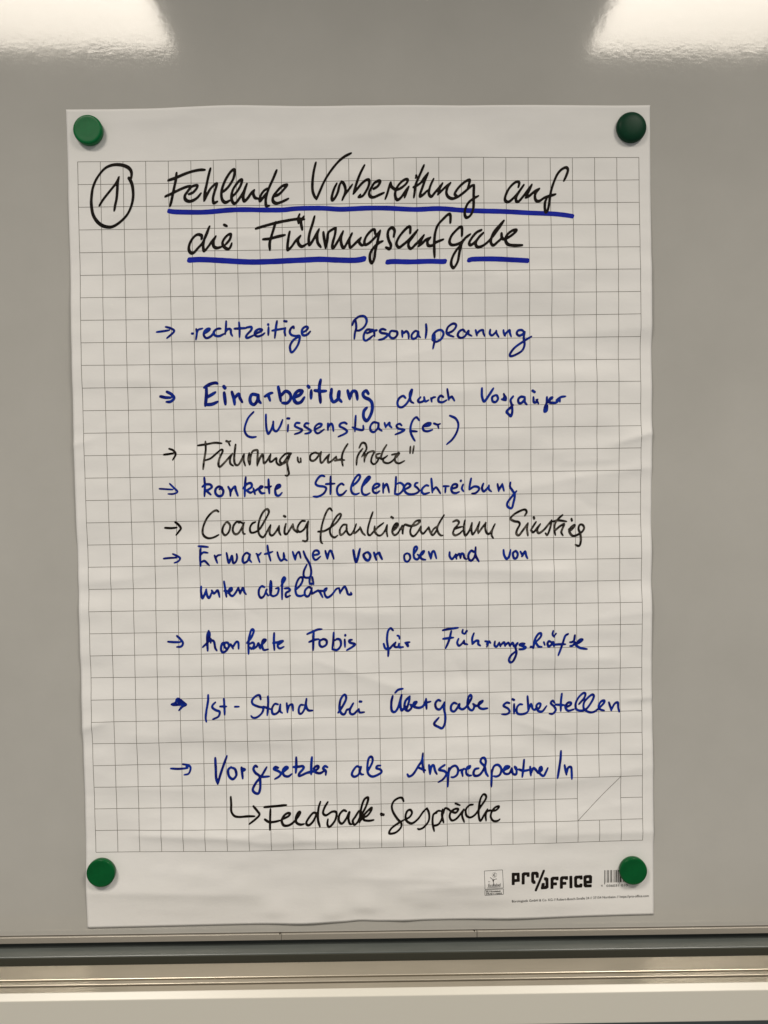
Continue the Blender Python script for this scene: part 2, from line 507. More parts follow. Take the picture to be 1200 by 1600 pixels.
hl, vl = [], []
for r in range(32):
    y = r * 25
    if r == 29:
        hl += [(0, y, 550, y), (600, y, 625, y)]
    else:
        hl.append((0, y, 625, y))
for c in range(26):
    x = c * 25
    if c == 23:
        vl += [(x, 0, x, 700), (x, 750, x, 775)]
    else:
        vl.append((x, 0, x, 775))
V1, F1 = ribbons('h', hl, 0.52, M_GRID, 0.13)
V2, F2 = ribbons('v', vl, 0.52, M_GRID, 0.145)
V3, F3 = ribbons('d', [(550, 750, 600, 700)], 0.55, M_GRID, 0.16)
o1, o2 = len(V1), len(V1) + len(V2)
link_mesh('printed_grid', V1 + V2 + V3, F1 + [tuple(i + o1 for i in f) for f in F2] + [tuple(i + o2 for i in f) for f in F3], M_GRID, sheet)

# ---------------------------------------------------------------- handwriting
WORDS = """circled number 1|K|4.03|2.52|558,180 579,212 599,268 607,360 598,444 571,528 530,598 465,661 393,709 336,723 259,705 196,651 156,573 143,468 147,391 160,300 194,209 245,132 303,73 368,42 438,34 509,46 565,75 592,121 590,191;233,483 280,413 353,322 419,239 453,172;449,176 437,239 431,330 422,414 406,484 396,544
Fehlende|K|3.88|2.66|998,216 1078,191 1168,152 1257,122 1346,105 1408,106;1090,134 1082,213 1062,300 1043,388 1028,450 1013,502;963,394 1030,366 1111,327 1182,297 1240,280;1225,372 1269,355 1310,311 1320,281 1298,276 1253,293 1208,346 1180,389 1184,429 1223,451 1276,439 1321,408 1358,365;1466,93 1442,181 1422,268 1402,356 1393,444;1393,444 1429,374 1466,313 1511,269 1533,261 1528,296 1504,366 1490,427 1498,471 1538,459;1607,349 1661,297 1716,209 1735,139 1727,108 1691,130 1636,209 1599,296 1584,375 1592,437 1626,468 1676,447;1703,403 1749,359 1794,289 1813,228 1796,219 1760,254 1714,324 1695,394 1702,456 1733,478 1783,421 1829,351 1866,263;1866,263 1838,342 1823,413 1836,452 1872,422 1917,361 1945,334;1945,334 1935,370 1952,414 1987,427;2087,318 2051,344 2019,388 2005,432 2013,450 2050,406 2086,362;2198,121 2165,196 2123,283 2091,362 2072,432 2075,503 2110,505;2161,402 2219,381 2274,329 2310,285 2292,280 2248,298 2193,354 2157,402 2151,451 2186,478 2244,465 2325,430
Vorbereitung|K|3.74|2.59|2635,41 2611,138 2596,243 2594,340 2611,402 2637,442;2637,442 2674,359 2729,244 2803,131 2885,34 2957,-22 3029,-57;2863,276 2830,342 2807,421 2815,457 2842,431 2874,369 2893,299 2916,255;2916,255 2943,282 2960,343 2945,405 2922,458;2931,431 2959,387 2995,344 3036,291;3174,76 3132,160 3095,248 3067,327 3048,388;3048,388 3085,344 3139,283 3193,244 3224,249 3219,302 3182,372 3146,416 3106,424 3124,398;3272,337 3317,311 3345,267 3327,254 3282,276 3246,328 3222,381 3235,421 3271,430 3325,408 3388,382;3461,273 3442,330 3423,392 3400,453;3461,273 3469,313 3504,344 3540,353;3540,353 3594,322 3639,279 3653,244 3631,235 3586,261 3541,313 3513,375 3512,428 3534,463 3575,437 3620,376 3657,323;3661,319 3638,376 3615,437;3746,193 3749,205 3740,222;3834,86 3802,157 3765,236 3737,306 3728,377 3718,438;3715,324 3755,306 3801,271 3837,219 3878,170;3878,170 3846,245 3813,333 3790,395 3790,426 3826,404 3871,360;3940,233 3908,299 3889,360 3888,405 3915,427 3951,387 3997,335 4038,282;4038,282 4006,344 3987,405;3987,405 4023,370 4078,318 4127,279;4127,279 4095,327 4081,389 4103,433 4148,451 4202,434 4256,399 4310,355 4364,311 4391,303;4319,346 4343,258 4320,249 4266,284 4212,337 4175,398 4202,425;4391,303 4386,391 4385,471 4380,559 4352,630 4307,661 4284,629 4290,567 4326,497 4381,453 4439,423
auf|K|3.74|2.59|4889,325 4899,281 4877,263 4831,289 4777,350 4740,430 4740,474 4776,488 4830,448 4893,378 4948,303;4948,303 4903,369 4866,431 4861,475 4888,484 4938,432 4992,361 5038,300;5038,300 5010,361 4969,441;4969,441 5010,423 5073,371 5123,345;5123,345 5091,380 5073,424 5086,473 5126,478 5181,443 5253,421 5307,406;5403,254 5430,197 5449,135 5426,108 5372,134 5327,187 5290,266 5262,346 5244,425 5234,505 5215,585 5193,602 5184,549 5189,487 5208,452
!underline|B|5.04|4.46|1002,555 1070,564 1247,570 1382,571 1510,564 1688,550 1866,547 2029,551 2250,553 2385,544 2564,541 2706,544 2885,559 3020,558 3199,553 3421,555 3721,567 3951,560 4080,565 4259,580 4489,589 4711,594 4978,609 5251,621 5388,635 5489,651
!underline|B|5.76|4.75|1214,1099 1356,1096 1626,1113 1889,1128 2139,1126 2411,1116 2675,1110 2839,1116 3018,1121 3104,1115 3155,1104
!underline|B|5.32|4.03|3412,1142 3484,1136 3663,1141 3886,1137 4022,1142 4058,1139
!underline|B|5.18|4.03|4324,1130 4382,1120 4605,1122 4828,1136 4980,1146
die|K|3.88|2.59|1356,867 1356,831 1312,818 1267,848 1226,910 1211,971 1228,1016 1263,1020 1309,972 1364,911 1410,823 1443,731;1443,731 1410,806 1382,885 1371,955 1384,1000 1425,956 1471,894 1512,842;1512,842 1484,903 1487,948 1522,970 1576,957;1621,931 1667,879 1681,826 1659,821 1614,860 1586,913 1603,958 1647,984 1674,958 1688,919;1603,710 1639,730
Führungsaufgabe|K|3.74|2.66|1958,758 2061,728 2196,694 2312,673 2419,661 2499,666;2178,689 2149,786 2126,857 2109,927 2111,1002;2036,880 2112,874 2192,853 2282,836;2445,608 2430,656 2434,709;2491,635 2463,683 2462,718 2475,785;2332,801 2317,876 2307,947 2310,1000 2351,965 2397,903 2451,851;2451,851 2424,895 2432,939 2467,966 2521,940;2611,632 2587,720 2559,808 2544,887 2552,949 2593,897 2658,778;2658,778 2639,844 2642,924 2677,977;2706,809 2714,880 2730,986;2730,986 2749,898 2760,819 2800,784 2845,762;2845,762 2835,837 2812,916 2802,969 2815,987 2851,935 2888,873 2925,802;2925,802 2902,873 2905,944 2931,984 2968,927 3023,826;3023,826 2995,892 2994,945 3007,980 3057,937 3121,875;3121,875 3102,919 3128,955 3155,955;3282,832 3274,788 3238,797 3184,858 3160,920 3173,951 3218,929 3282,868 3337,798;3337,798 3318,868 3299,948 3279,1027 3269,1098 3242,1151 3220,1116 3225,1045 3271,974 3326,930 3366,913;3488,865 3498,799 3471,768 3435,790 3421,843 3433,905 3455,958 3441,998 3397,980;3672,827 3673,770 3651,761 3596,809 3541,879 3518,941 3544,981 3594,951 3667,889 3753,797;3753,797 3703,863 3657,925 3652,969 3679,996 3729,952 3774,908 3824,851;3824,851 3792,908 3764,970;3764,970 3809,935 3846,900 3895,878;3895,878 3864,918 3872,962 3917,963 3962,928 4043,898;4122,716 4123,637 4101,623 4046,671 3982,742 3950,830 3940,928 3939,1016 3942,1096;4250,860 4251,780 4233,762 4188,797 4134,858 4110,920 4128,956 4177,957 4240,931 4295,878 4345,843;4295,878 4249,939 4221,1037 4202,1134 4170,1196 4147,1214 4125,1169 4140,1098 4185,1019 4240,957;4467,800 4412,826 4358,887 4330,940 4348,963 4393,932 4448,870 4489,831;4489,831 4439,879 4402,941 4420,986 4474,977 4537,933 4601,863 4674,766 4719,700;4719,700 4674,748 4610,819 4578,889 4573,943 4600,970 4645,935 4690,891 4691,837;4691,837 4699,891 4735,900 4799,865 4853,821 4853,803 4808,812 4754,856 4735,909 4762,962 4834,976 4924,975
!arrow_mark|B|2.73|2.30|837,1889 904,1882 980,1871;938,1833 999,1852 1032,1881 998,1919 948,1959
rechtzeitige|B|2.81|2.52|1228,1911 1238,1911;1275,1860 1281,1908 1269,1979;1281,1908 1298,1870 1346,1855;1369,1909 1407,1886 1425,1862 1398,1860 1365,1890 1359,1932 1382,1961 1420,1952 1454,1924 1489,1872 1527,1856 1546,1859;1546,1859 1503,1863 1469,1896 1483,1934 1530,1941 1583,1916;1608,1777 1603,1855 1595,1923;1600,1893 1627,1864 1655,1870 1659,1912 1675,1943;1750,1790 1755,1875 1753,1956;1698,1861 1779,1857 1832,1855;1832,1848 1884,1844 1884,1877 1840,1924 1825,1952 1844,1964 1911,1936;1940,1916 1993,1892 2003,1874 1970,1868 1931,1892 1923,1930 1954,1949 2002,1935 2034,1912;2073,1817 2075,1822;2077,1851 2073,1936;2172,1781 2161,1842 2153,1899 2144,1970;2117,1887 2179,1876 2266,1862;2253,1782 2277,1786;2264,1858 2255,1900 2264,1946;2359,1863 2352,1844 2323,1868 2312,1906 2331,1937 2374,1949 2417,1948 2421,1978 2401,2045 2356,2111 2327,2129 2314,2101 2314,2053 2349,1996 2407,1959;2451,1912 2494,1889 2514,1858 2490,1846 2456,1869 2446,1907 2460,1941 2503,1936 2542,1899
Personalplanung|B|2.81|2.52|3050,1786 3054,1862 3039,1919 3030,1987;3010,1833 3031,1786 3080,1744 3133,1735 3166,1759 3170,1806 3140,1858 3092,1891 3054,1895;3173,1925 3231,1902 3221,1888 3173,1887 3139,1939 3138,1992 3162,2006 3196,1987 3239,1952;3221,1883 3250,1898 3258,1960;3255,1898 3281,1893;3384,1890 3346,1880 3317,1898 3336,1922 3393,1933 3402,1952 3354,1989 3301,2000;3470,1905 3508,1910 3513,1944 3479,1981 3440,1976 3424,1943 3441,1905 3485,1900;3566,1901 3570,1973;3566,1901 3585,1925 3614,1907 3638,1936 3640,1993;3739,1908 3710,1908 3676,1946 3675,1984 3699,1993 3733,1970 3748,1913 3752,1956 3771,1980;3836,1833 3840,1900 3829,1987;3930,1939 3929,2015 3909,2110;3905,2005 3916,1948 3960,1906 4008,1902 4031,1940 4006,1997 3948,2030 3901,2010;4065,1941 4132,1913 4171,1866 4167,1837 4133,1832 4085,1865 4065,1912 4079,1950 4146,1978;4272,1924 4248,1900 4209,1918 4190,1961 4218,1990 4266,1976 4310,1915 4310,1948 4348,1971;4392,1906 4406,1968;4401,1954 4435,1916 4474,1907 4478,1936 4492,1974;4556,1903 4551,1946 4579,1966 4628,1919;4623,1914 4628,1947 4651,1986;4705,1910 4709,1948 4724,1975;4714,1969 4738,1939 4772,1911 4777,1944 4791,1983;4936,1937 4912,1912 4869,1917 4854,1950 4883,1974 4931,1951 4941,1937 4931,1999 4939,2075 4910,2142 4832,2189 4779,2202 4779,2169 4833,2103 4930,2037 5018,1985
!arrow_mark|B|3.60|3.02|858,2601 915,2614 977,2617;931,2550 982,2579 1010,2622 971,2660 923,2662
Einarbeitung|B|3.88|3.45|1346,2507 1414,2470 1471,2457 1495,2466;1370,2508 1368,2603 1353,2712;1382,2613 1440,2580 1469,2561;1361,2698 1428,2694 1495,2667;1564,2499 1577,2515;1566,2567 1579,2699;1652,2559 1673,2636 1681,2701;1673,2636 1726,2584 1740,2627 1767,2677;1946,2601 1879,2591 1854,2638 1863,2686 1900,2703 1935,2658 1946,2601 1949,2658 1974,2689;2022,2616 2080,2584 2108,2579;2060,2602 2078,2665;2172,2510 2185,2585 2198,2671;2204,2609 2252,2562 2300,2587 2308,2644 2269,2691 2212,2690;2366,2626 2414,2602 2439,2564 2396,2559 2357,2597 2346,2654 2374,2693 2422,2684 2462,2632;2504,2508 2516,2521;2540,2556 2536,2647;2647,2438 2631,2534 2642,2696;2578,2557 2645,2567 2707,2565;2768,2545 2759,2631 2786,2688 2840,2651 2851,2575 2840,2641 2878,2690;2947,2562 2969,2662;2969,2653 2999,2577 3038,2577 3051,2625 3055,2668;3179,2603 3153,2569 3119,2597 3133,2640 3190,2670 3218,2713 3217,2790 3187,2866 3153,2904 3121,2865 3125,2798 3160,2756
durch|B|2.88|2.52|3594,2656 3565,2632 3521,2660 3502,2708 3515,2751 3559,2756 3612,2709 3652,2633 3672,2561;3662,2561 3642,2614 3651,2690 3684,2715;3762,2649 3733,2682 3747,2706 3795,2692 3805,2654;3801,2649 3814,2697 3853,2683;3878,2660 3887,2703;3884,2674 3902,2655 3929,2651;4017,2652 3989,2637 3964,2661 3964,2699 4007,2709 4055,2686;4062,2562 4071,2629 4079,2686;4077,2672 4109,2648 4123,2663 4142,2695
Vorgänger|B|3.09|2.66|4452,2557 4451,2643 4475,2706 4519,2654 4582,2559;4596,2640 4567,2659 4571,2703 4605,2713 4632,2679 4620,2641 4591,2638;4698,2623 4706,2652 4690,2677;4675,2683 4721,2697;4704,2639 4721,2666 4722,2697;4803,2653 4774,2696 4788,2753 4792,2821 4777,2873 4748,2849 4729,2820 4778,2772 4803,2749;4934,2664 4890,2659 4861,2687 4866,2726 4899,2726 4934,2683;4934,2674 4933,2717 4957,2748;5022,2593 5044,2608;5031,2665 5035,2718 5059,2723 5079,2690;5064,2695 5088,2738;5183,2667 5180,2730 5160,2778 5155,2826 5179,2816 5189,2759;5185,2730 5224,2692 5243,2673 5219,2682 5209,2721 5243,2731 5291,2726 5330,2684;5330,2684 5330,2722;5291,2702 5340,2669 5393,2661
(Wissenstransfer)|B|2.81|2.37|1889,2786 1831,2848 1795,2929 1785,2995 1812,3048 1860,3068 1912,3064;2027,2817 2026,2903 2033,2989 2052,3032 2086,2980 2112,2899;2107,2895 2110,2981 2143,3005 2183,2953 2213,2877;2266,2863 2288,2865;2274,2935 2268,3013;2404,2918 2365,2917 2350,2950 2393,2975 2431,2995 2402,3023 2344,3041;2504,2924 2471,2923 2456,2952 2489,2976 2527,3006 2507,3029 2459,3038;2585,2987 2638,2959 2648,2935 2614,2930 2575,2963 2575,3011 2608,3035 2676,2993;2720,2927 2719,3003;2719,2979 2749,2932 2772,2951 2781,3014;2931,2935 2902,2920 2859,2934 2854,2962 2901,2987 2934,3021 2900,3049 2833,3077;3033,2845 3027,2926 3021,3022;2993,2974 3055,2999 3112,3004 3115,2956;3277,2930 3229,2924 3195,2967 3199,3015 3237,3030 3281,2982 3287,2935 3286,2987 3324,3021;3354,2931 3368,2984;3368,2974 3407,2931 3411,2960 3435,2985;3546,2962 3522,2943 3488,2961 3507,2995 3574,3010 3545,3034 3472,3062;3744,2907 3711,2873 3672,2906 3647,2973 3646,3040 3669,3098 3693,3137;3637,3023 3718,3032;3787,2975 3854,2966 3869,2943 3830,2942 3787,2975 3791,3018 3834,3031 3892,3015;3907,2943 3946,2958 3980,2949;3951,2958 3960,3001;4087,2859 4154,2894 4182,2961 4162,3047 4113,3124 4049,3180
!arrow_mark|K|2.66|2.23|881,3250 938,3244 991,3235;940,3184 987,3204 1013,3248 980,3311
Führung|K|2.66|2.23|1260,3152 1351,3140 1447,3125 1528,3132;1344,3109 1347,3209 1328,3324 1316,3420;1343,3319 1405,3296 1483,3230 1522,3202 1536,3222 1501,3298 1485,3364 1504,3394 1557,3346 1616,3280 1645,3247;1577,3107 1591,3112;1624,3108 1605,3122 1619,3160;1645,3247 1620,3299 1619,3357 1652,3386;1681,3147 1670,3233 1663,3319 1676,3372 1710,3373 1749,3311 1774,3254;1774,3254 1768,3321 1786,3388;1832,3245 1821,3312 1834,3379;1839,3370 1845,3293 1871,3226 1919,3213 1928,3237 1922,3323 1920,3390;1920,3380 1951,3304 1980,3261 1989,3305 1997,3362 2036,3325 2071,3263;2071,3263 2060,3334 2084,3344 2133,3307 2137,3355 2170,3384 2208,3365 2258,3299 2297,3261 2287,3256 2239,3260 2180,3317 2180,3355 2218,3366 2267,3318 2292,3271;2287,3280 2256,3357 2265,3433 2273,3482 2254,3505 2230,3500
"auf|K|2.59|2.16|2373,3301 2377,3339 2391,3363;2406,3311 2410,3359;2604,3261 2566,3251 2522,3274 2512,3317 2530,3341 2574,3328 2638,3242;2638,3242 2627,3304 2631,3357 2650,3362 2689,3315 2728,3272;2728,3272 2713,3325 2717,3363 2756,3345 2805,3297;2805,3297 2814,3336 2852,3327;2937,3160 2897,3222 2872,3289 2871,3356 2880,3404;2790,3345 2843,3336 2900,3339
Probe"|K|2.52|2.09|3104,3215 3065,3263 3040,3320 3032,3397;3066,3205 3096,3153 3134,3158 3148,3216 3113,3273 3093,3306;3128,3259 3121,3364;3127,3321 3161,3264 3210,3245 3234,3255 3209,3303 3198,3361 3227,3390 3266,3362 3286,3314;3296,3271 3257,3285 3261,3318 3305,3324;3374,3176 3335,3238 3310,3305 3314,3333 3353,3315;3431,3287 3479,3283 3459,3335 3400,3378 3347,3372 3333,3338 3382,3296;3461,3328 3491,3305 3513,3276 3500,3269 3477,3297 3464,3340 3479,3374 3516,3384 3574,3356;3483,3317 3503,3280;3641,3199 3636,3276;3680,3194 3667,3276
!arrow_mark|B|2.30|1.94|824,3630 900,3636 975,3642;940,3575 982,3618 1024,3667 976,3690 918,3689
konkrete|B|2.95|2.52|1326,3513 1331,3604 1324,3724;1303,3614 1341,3590 1389,3591 1408,3620 1369,3648 1340,3653;1340,3653 1396,3706;1493,3645 1513,3636 1536,3665 1521,3713 1482,3722 1449,3693 1450,3645 1484,3616 1527,3627;1590,3618 1613,3666 1614,3724;1615,3686 1637,3643 1666,3619 1675,3658 1698,3723;1788,3515 1777,3621 1774,3731;1757,3640 1801,3592 1844,3583 1853,3622 1809,3655 1795,3664;1795,3664 1837,3689 1867,3675;1872,3641 1890,3709;1891,3670 1925,3647 1958,3638 1973,3624 1949,3623 1939,3662 1962,3696 2000,3696;2042,3543 2045,3625 2050,3702;2002,3629 2040,3634 2074,3620;2126,3655 2170,3627 2165,3607 2136,3616 2116,3664 2125,3717 2158,3727 2192,3694
Stellenbeschreibung|B|2.81|2.45|2671,3519 2638,3509 2599,3537 2569,3594 2597,3623 2664,3634 2688,3658 2658,3711 2595,3744 2542,3743;2739,3520 2737,3626 2733,3722;2684,3605 2785,3602;2886,3618 2857,3603 2818,3636 2808,3684 2826,3728 2870,3724 2914,3681;2968,3639 3031,3591 3070,3534 3056,3505 3022,3534 2988,3591 2967,3658 2981,3711 3019,3726 3058,3712;3088,3640 3147,3584 3181,3541 3162,3531 3118,3583 3088,3660 3096,3718 3135,3733 3178,3714;3222,3667 3281,3638 3281,3614 3242,3614 3213,3652 3217,3700 3251,3715 3289,3692;3329,3606 3328,3716;3328,3673 3363,3616 3382,3645 3395,3713;3475,3535 3469,3637 3458,3728;3458,3728 3506,3729 3550,3686 3560,3638 3522,3604 3479,3617;3569,3681 3628,3649 3633,3625 3599,3614 3565,3657 3579,3710 3627,3735 3694,3727 3733,3698 3714,3664 3686,3640 3696,3611 3720,3607;3840,3642 3811,3637 3772,3670 3762,3708 3791,3733 3849,3719;3872,3561 3879,3643 3883,3720;3886,3701 3917,3663 3937,3672 3974,3731;4005,3649 4072,3650;4033,3655 4028,3722;4101,3680 4159,3661 4159,3632 4121,3632 4096,3675 4110,3719 4149,3729 4187,3715;4206,3590 4206,3594;4232,3633 4217,3677 4236,3711;4322,3567 4309,3630 4299,3692;4304,3692 4353,3659 4401,3665 4410,3694 4371,3732 4328,3736;4459,3627 4444,3680 4468,3714 4517,3662;4522,3647 4522,3691 4550,3718;4619,3634 4633,3717;4633,3707 4673,3630;4672,3635 4691,3713;4765,3617 4759,3666 4788,3714 4812,3763 4796,3850 4776,3908 4733,3892 4728,3849 4768,3791 4832,3715
!arrow_mark|K|2.81|2.30|871,4069 938,4074 1005,4069;986,4005 1025,4039 1048,4078 1023,4116 994,4152
Coaching|K|2.73|2.23|1478,3897 1450,3882 1402,3906 1343,3972 1302,4058 1291,4125 1309,4169 1357,4194 1415,4185 1473,4157;1552,4024 1523,4071 1517,4129 1545,4163 1584,4130 1604,4063 1581,4019 1552,4019;1706,4026 1682,4011 1643,4054 1632,4112 1655,4151 1694,4142 1738,4075 1763,4022;1754,4036 1743,4104 1751,4147 1770,4152;1682,4010 1725,4019 1754,4040;1888,4019 1850,4038 1825,4086 1833,4134 1876,4135 1935,4097 1994,4002 2039,3916 2026,3877 1987,3896 1947,3962 1921,4049 1920,4136 1948,4184 1981,4185 2021,4118 2056,4056;2056,4056 2045,4118 2049,4162 2078,4172 2117,4129 2152,4067;2152,4067 2150,4130 2169,4173;2207,3955 2224,3965;2229,4044 2214,4102 2213,4150 2236,4160 2271,4112 2306,4050;2306,4050 2315,4103 2357,4147;2446,4018 2407,4018 2368,4065 2358,4114 2386,4138 2435,4105 2480,4019;2480,4019 2469,4096 2467,4173 2466,4231 2442,4245 2413,4235
flankierend|K|2.66|2.16|2751,3908 2723,3878 2688,3916 2653,4002 2627,4099 2616,4195 2620,4253 2637,4273;2588,4138 2656,4133 2734,4091 2802,4034 2847,3967 2837,3943 2803,3966 2754,4043 2723,4119 2732,4177 2770,4207 2809,4184;2903,4064 2869,4069 2834,4121 2838,4174 2867,4170 2916,4113;2912,4064 2911,4132 2935,4176 2964,4172 3003,4114;3018,4061 2993,4133 2998,4162 3032,4139 3061,4105;3061,4096 3085,4154 3118,4189;3207,3929 3178,4011 3153,4097 3147,4165 3171,4189 3215,4147 3264,4099 3327,4052;3226,4089 3225,4147 3263,4191 3301,4187 3341,4139 3366,4076;3366,4076 3360,4149 3369,4207;3415,3987 3434,4000;3435,4140 3472,4107 3487,4072 3469,4060 3440,4092 3423,4150 3446,4191 3487,4168 3533,4092;3449,4126 3475,4081;3535,4084 3543,4181;3538,4171 3549,4104 3569,4075 3622,4090 3689,4082 3738,4044 3729,4029 3680,4048 3631,4124 3630,4182 3663,4207 3708,4164 3747,4097;3747,4097 3746,4155 3770,4180 3805,4146 3834,4108;3834,4108 3853,4166 3881,4196 3921,4148 3941,4090;4010,3975 3961,4052 3931,4119 3940,4168 3968,4202 3997,4203;3941,4095 3892,4128 3862,4176
zum|K|2.73|2.23|4111,4050 4154,4036 4178,4060 4154,4099 4124,4132 4173,4118 4212,4109;4124,4132 4109,4180 4133,4205 4182,4186 4216,4153;4246,4037 4231,4114 4235,4182 4254,4207 4299,4145 4324,4067;4324,4067 4318,4145 4332,4198 4376,4136 4411,4059;4411,4059 4391,4136 4395,4190;4400,4180 4444,4118 4484,4070;4479,4067 4475,4128 4487,4179 4516,4195 4553,4149 4585,4086;4585,4086 4555,4149 4545,4207 4564,4246
Einstieg|K|2.88|2.30|4926,3995 4946,3956 4927,3927 4873,3941 4805,3978 4763,4026 4804,4056 4852,4066 4867,4095 4837,4153 4827,4197 4856,4216 4900,4164 4959,4082;4959,4082 4949,4145 4958,4223;5026,4016 5032,4030;5052,4069 4992,4160;4992,4160 5021,4185 5065,4137 5100,4094;5100,4094 5065,4157 5084,4196 5143,4158 5192,4101 5230,4053;5230,4053 5216,4130 5181,4217 5157,4197;5354,3996 5309,4035 5270,4092 5260,4160 5271,4223;5246,4067 5309,4056 5402,4070;5269,4170 5318,4127 5372,4099 5352,4152 5339,4190 5357,4229;5457,4042 5463,4061;5425,4158 5464,4153 5494,4120 5484,4113 5445,4143 5430,4182 5464,4231 5512,4227 5571,4194 5601,4151 5586,4112 5552,4111 5537,4155 5556,4213 5561,4281 5550,4335 5531,4349 5497,4334;5449,4173 5479,4144
!arrow_mark|B|2.52|2.16|849,4415 921,4409 997,4407;952,4364 1007,4391 1034,4415 1011,4449 967,4465
Erwartungen|B|2.73|2.37|1242,4281 1297,4286 1353,4293;1268,4308 1259,4400 1262,4506;1262,4385 1296,4352 1348,4358;1269,4463 1308,4449 1360,4500;1422,4388 1452,4475;1434,4417 1458,4389 1497,4382;1557,4361 1581,4473 1616,4396 1629,4473 1658,4464 1674,4421 1670,4373;1814,4380 1780,4365 1746,4398 1735,4451 1754,4476 1793,4452 1819,4385 1813,4438 1836,4472;1900,4381 1927,4474;1914,4396 1939,4372 1944,4368;1891,4376 1919,4391 1944,4365;2018,4285 2026,4354 2051,4459;1985,4381 2026,4372 2076,4355;2127,4361 2140,4414 2168,4458 2203,4425 2199,4372;2199,4372 2203,4430 2236,4459;2300,4359 2327,4451;2327,4451 2343,4389 2372,4365 2390,4433;2421,4356 2444,4419 2485,4497 2503,4575 2493,4643 2454,4657 2420,4642 2421,4583 2456,4507;2540,4402 2593,4388 2584,4354 2546,4353 2526,4392 2535,4440 2563,4455 2612,4417;2666,4355 2689,4448;2689,4443 2710,4366 2729,4356 2743,4386 2761,4449
von|B|3.17|2.73|2980,4351 3012,4487 3057,4337;3124,4382 3095,4411 3118,4460 3152,4470 3172,4422 3149,4383 3120,4382;3213,4384 3239,4471;3230,4413 3269,4389 3283,4419 3305,4463
oben|B|2.73|2.37|3586,4397 3555,4420 3559,4475 3589,4494 3620,4458 3613,4413 3584,4397;3662,4408 3698,4353 3692,4325 3669,4338 3660,4401 3668,4454 3703,4469 3723,4433 3702,4413;3723,4436 3762,4407 3777,4378 3753,4388 3733,4431 3752,4465 3795,4476;3830,4384 3854,4467;3854,4462 3869,4390 3893,4385 3917,4463
und|B|2.88|2.52|4066,4393 4067,4441 4096,4471 4135,4418;4135,4418 4144,4472;4135,4452 4174,4414 4188,4463;4188,4463 4198,4414 4223,4420 4232,4459 4256,4478;4344,4397 4310,4382 4281,4421 4280,4469 4309,4494 4343,4460 4358,4412;4361,4342 4360,4432 4396,4505
von|B|3.02|2.59|4677,4379 4684,4437 4712,4481 4742,4448 4757,4378;4810,4395 4784,4419 4795,4473 4824,4473 4839,4430 4820,4395 4801,4395;4869,4401 4897,4450;4887,4455 4922,4402 4936,4451 4950,4480
unten|B|2.81|2.45|1260,4738 1259,4801 1275,4869 1305,4811 1320,4768;1315,4773 1328,4841 1352,4865 1382,4798;1378,4783 1406,4818 1440,4785 1454,4804 1467,4862;1519,4684 1532,4776 1544,4859;1519,4791 1565,4792 1594,4763;1564,4816 1604,4783 1599,4758 1575,4777 1579,4826 1612,4850 1651,4808 1679,4755;1679,4755 1699,4828;1699,4823 1729,4760 1747,4809 1766,4834
abklären|B|2.81|2.37|1975,4755 1941,4745 1912,4783 1910,4841 1934,4875 1968,4852 1998,4784 1988,4813 2016,4853;2044,4684 2037,4756 2040,4843 2051,4771 2053,4689;2040,4843 2074,4859 2118,4835 2133,4772 2100,4772;2189,4652 2173,4739 2169,4899;2163,4739 2208,4672 2194,4647 2174,4681 2171,4739;2201,4773 2244,4774 2258,4799 2214,4827 2218,4871 2262,4857;2321,4795 2375,4743 2405,4685 2396,4651 2367,4660 2337,4713 2321,4790 2334,4848 2373,4864 2421,4850;2500,4779 2471,4764 2432,4797 2426,4845 2450,4870 2479,4851 2509,4774;2485,4646 2480,4715;2514,4650 2528,4734;2486,4725 2510,4727;2504,4793 2508,4837 2547,4818 2586,4809 2628,4883;2596,4805 2654,4810 2673,4782 2649,4796 2653,4854 2681,4884 2730,4855 2780,4793 2814,4779;2814,4779 2825,4842;2827,4828 2872,4766 2895,4795 2914,4849 2952,4854 2945,4830
!arrow_mark|B|2.81|2.45|877,5353 951,5359 1019,5359;980,5288 1019,5325 1047,5369 1027,5408 976,5414
konkrete|B|2.88|2.52|1337,5238 1320,5306 1322,5466;1337,5243 1348,5277 1331,5355 1267,5422;1316,5384 1356,5331 1358,5375;1359,5341 1394,5361 1407,5434 1425,5465;1519,5373 1485,5387 1471,5445 1488,5484 1526,5470 1561,5417 1548,5378 1514,5382 1513,5426 1546,5441 1581,5393;1581,5393 1609,5447;1604,5428 1644,5370 1668,5380 1670,5449;1816,5232 1800,5286 1784,5363 1781,5509;1765,5382 1819,5315 1844,5248 1825,5230 1805,5266;1798,5393 1832,5379 1846,5408 1816,5451 1802,5432;1835,5452 1875,5423 1895,5389 1913,5453;1903,5433 1962,5376 1977,5352 1948,5352 1933,5405 1951,5464 2004,5460;2073,5276 2069,5368 2072,5471;2059,5388 2127,5379 2170,5375;2111,5413 2170,5370 2122,5379 2111,5428 2135,5452 2179,5434
Fobis|B|2.88|2.52|2445,5295 2515,5265 2564,5246 2612,5242;2520,5270 2513,5377 2509,5479;2465,5385 2523,5362 2576,5353;2620,5359 2586,5373 2585,5422 2614,5442 2658,5418 2663,5374 2630,5354 2600,5364;2745,5283 2738,5381 2726,5473;2726,5473 2782,5479 2822,5431 2818,5372 2784,5357 2750,5376;2874,5313 2875,5319;2867,5364 2870,5451;2949,5370 2920,5374 2924,5399 2982,5422 2948,5453 2889,5486
für|B|2.88|2.52|3416,5271 3387,5246 3357,5285 3346,5382 3359,5490 3356,5566;3307,5422 3325,5474 3369,5480 3408,5442 3443,5408;3443,5408 3428,5452 3466,5462 3486,5424;3481,5424 3481,5463 3529,5463;3463,5331 3483,5341 3487,5370;3550,5415 3603,5409;3559,5425 3583,5455 3579,5420
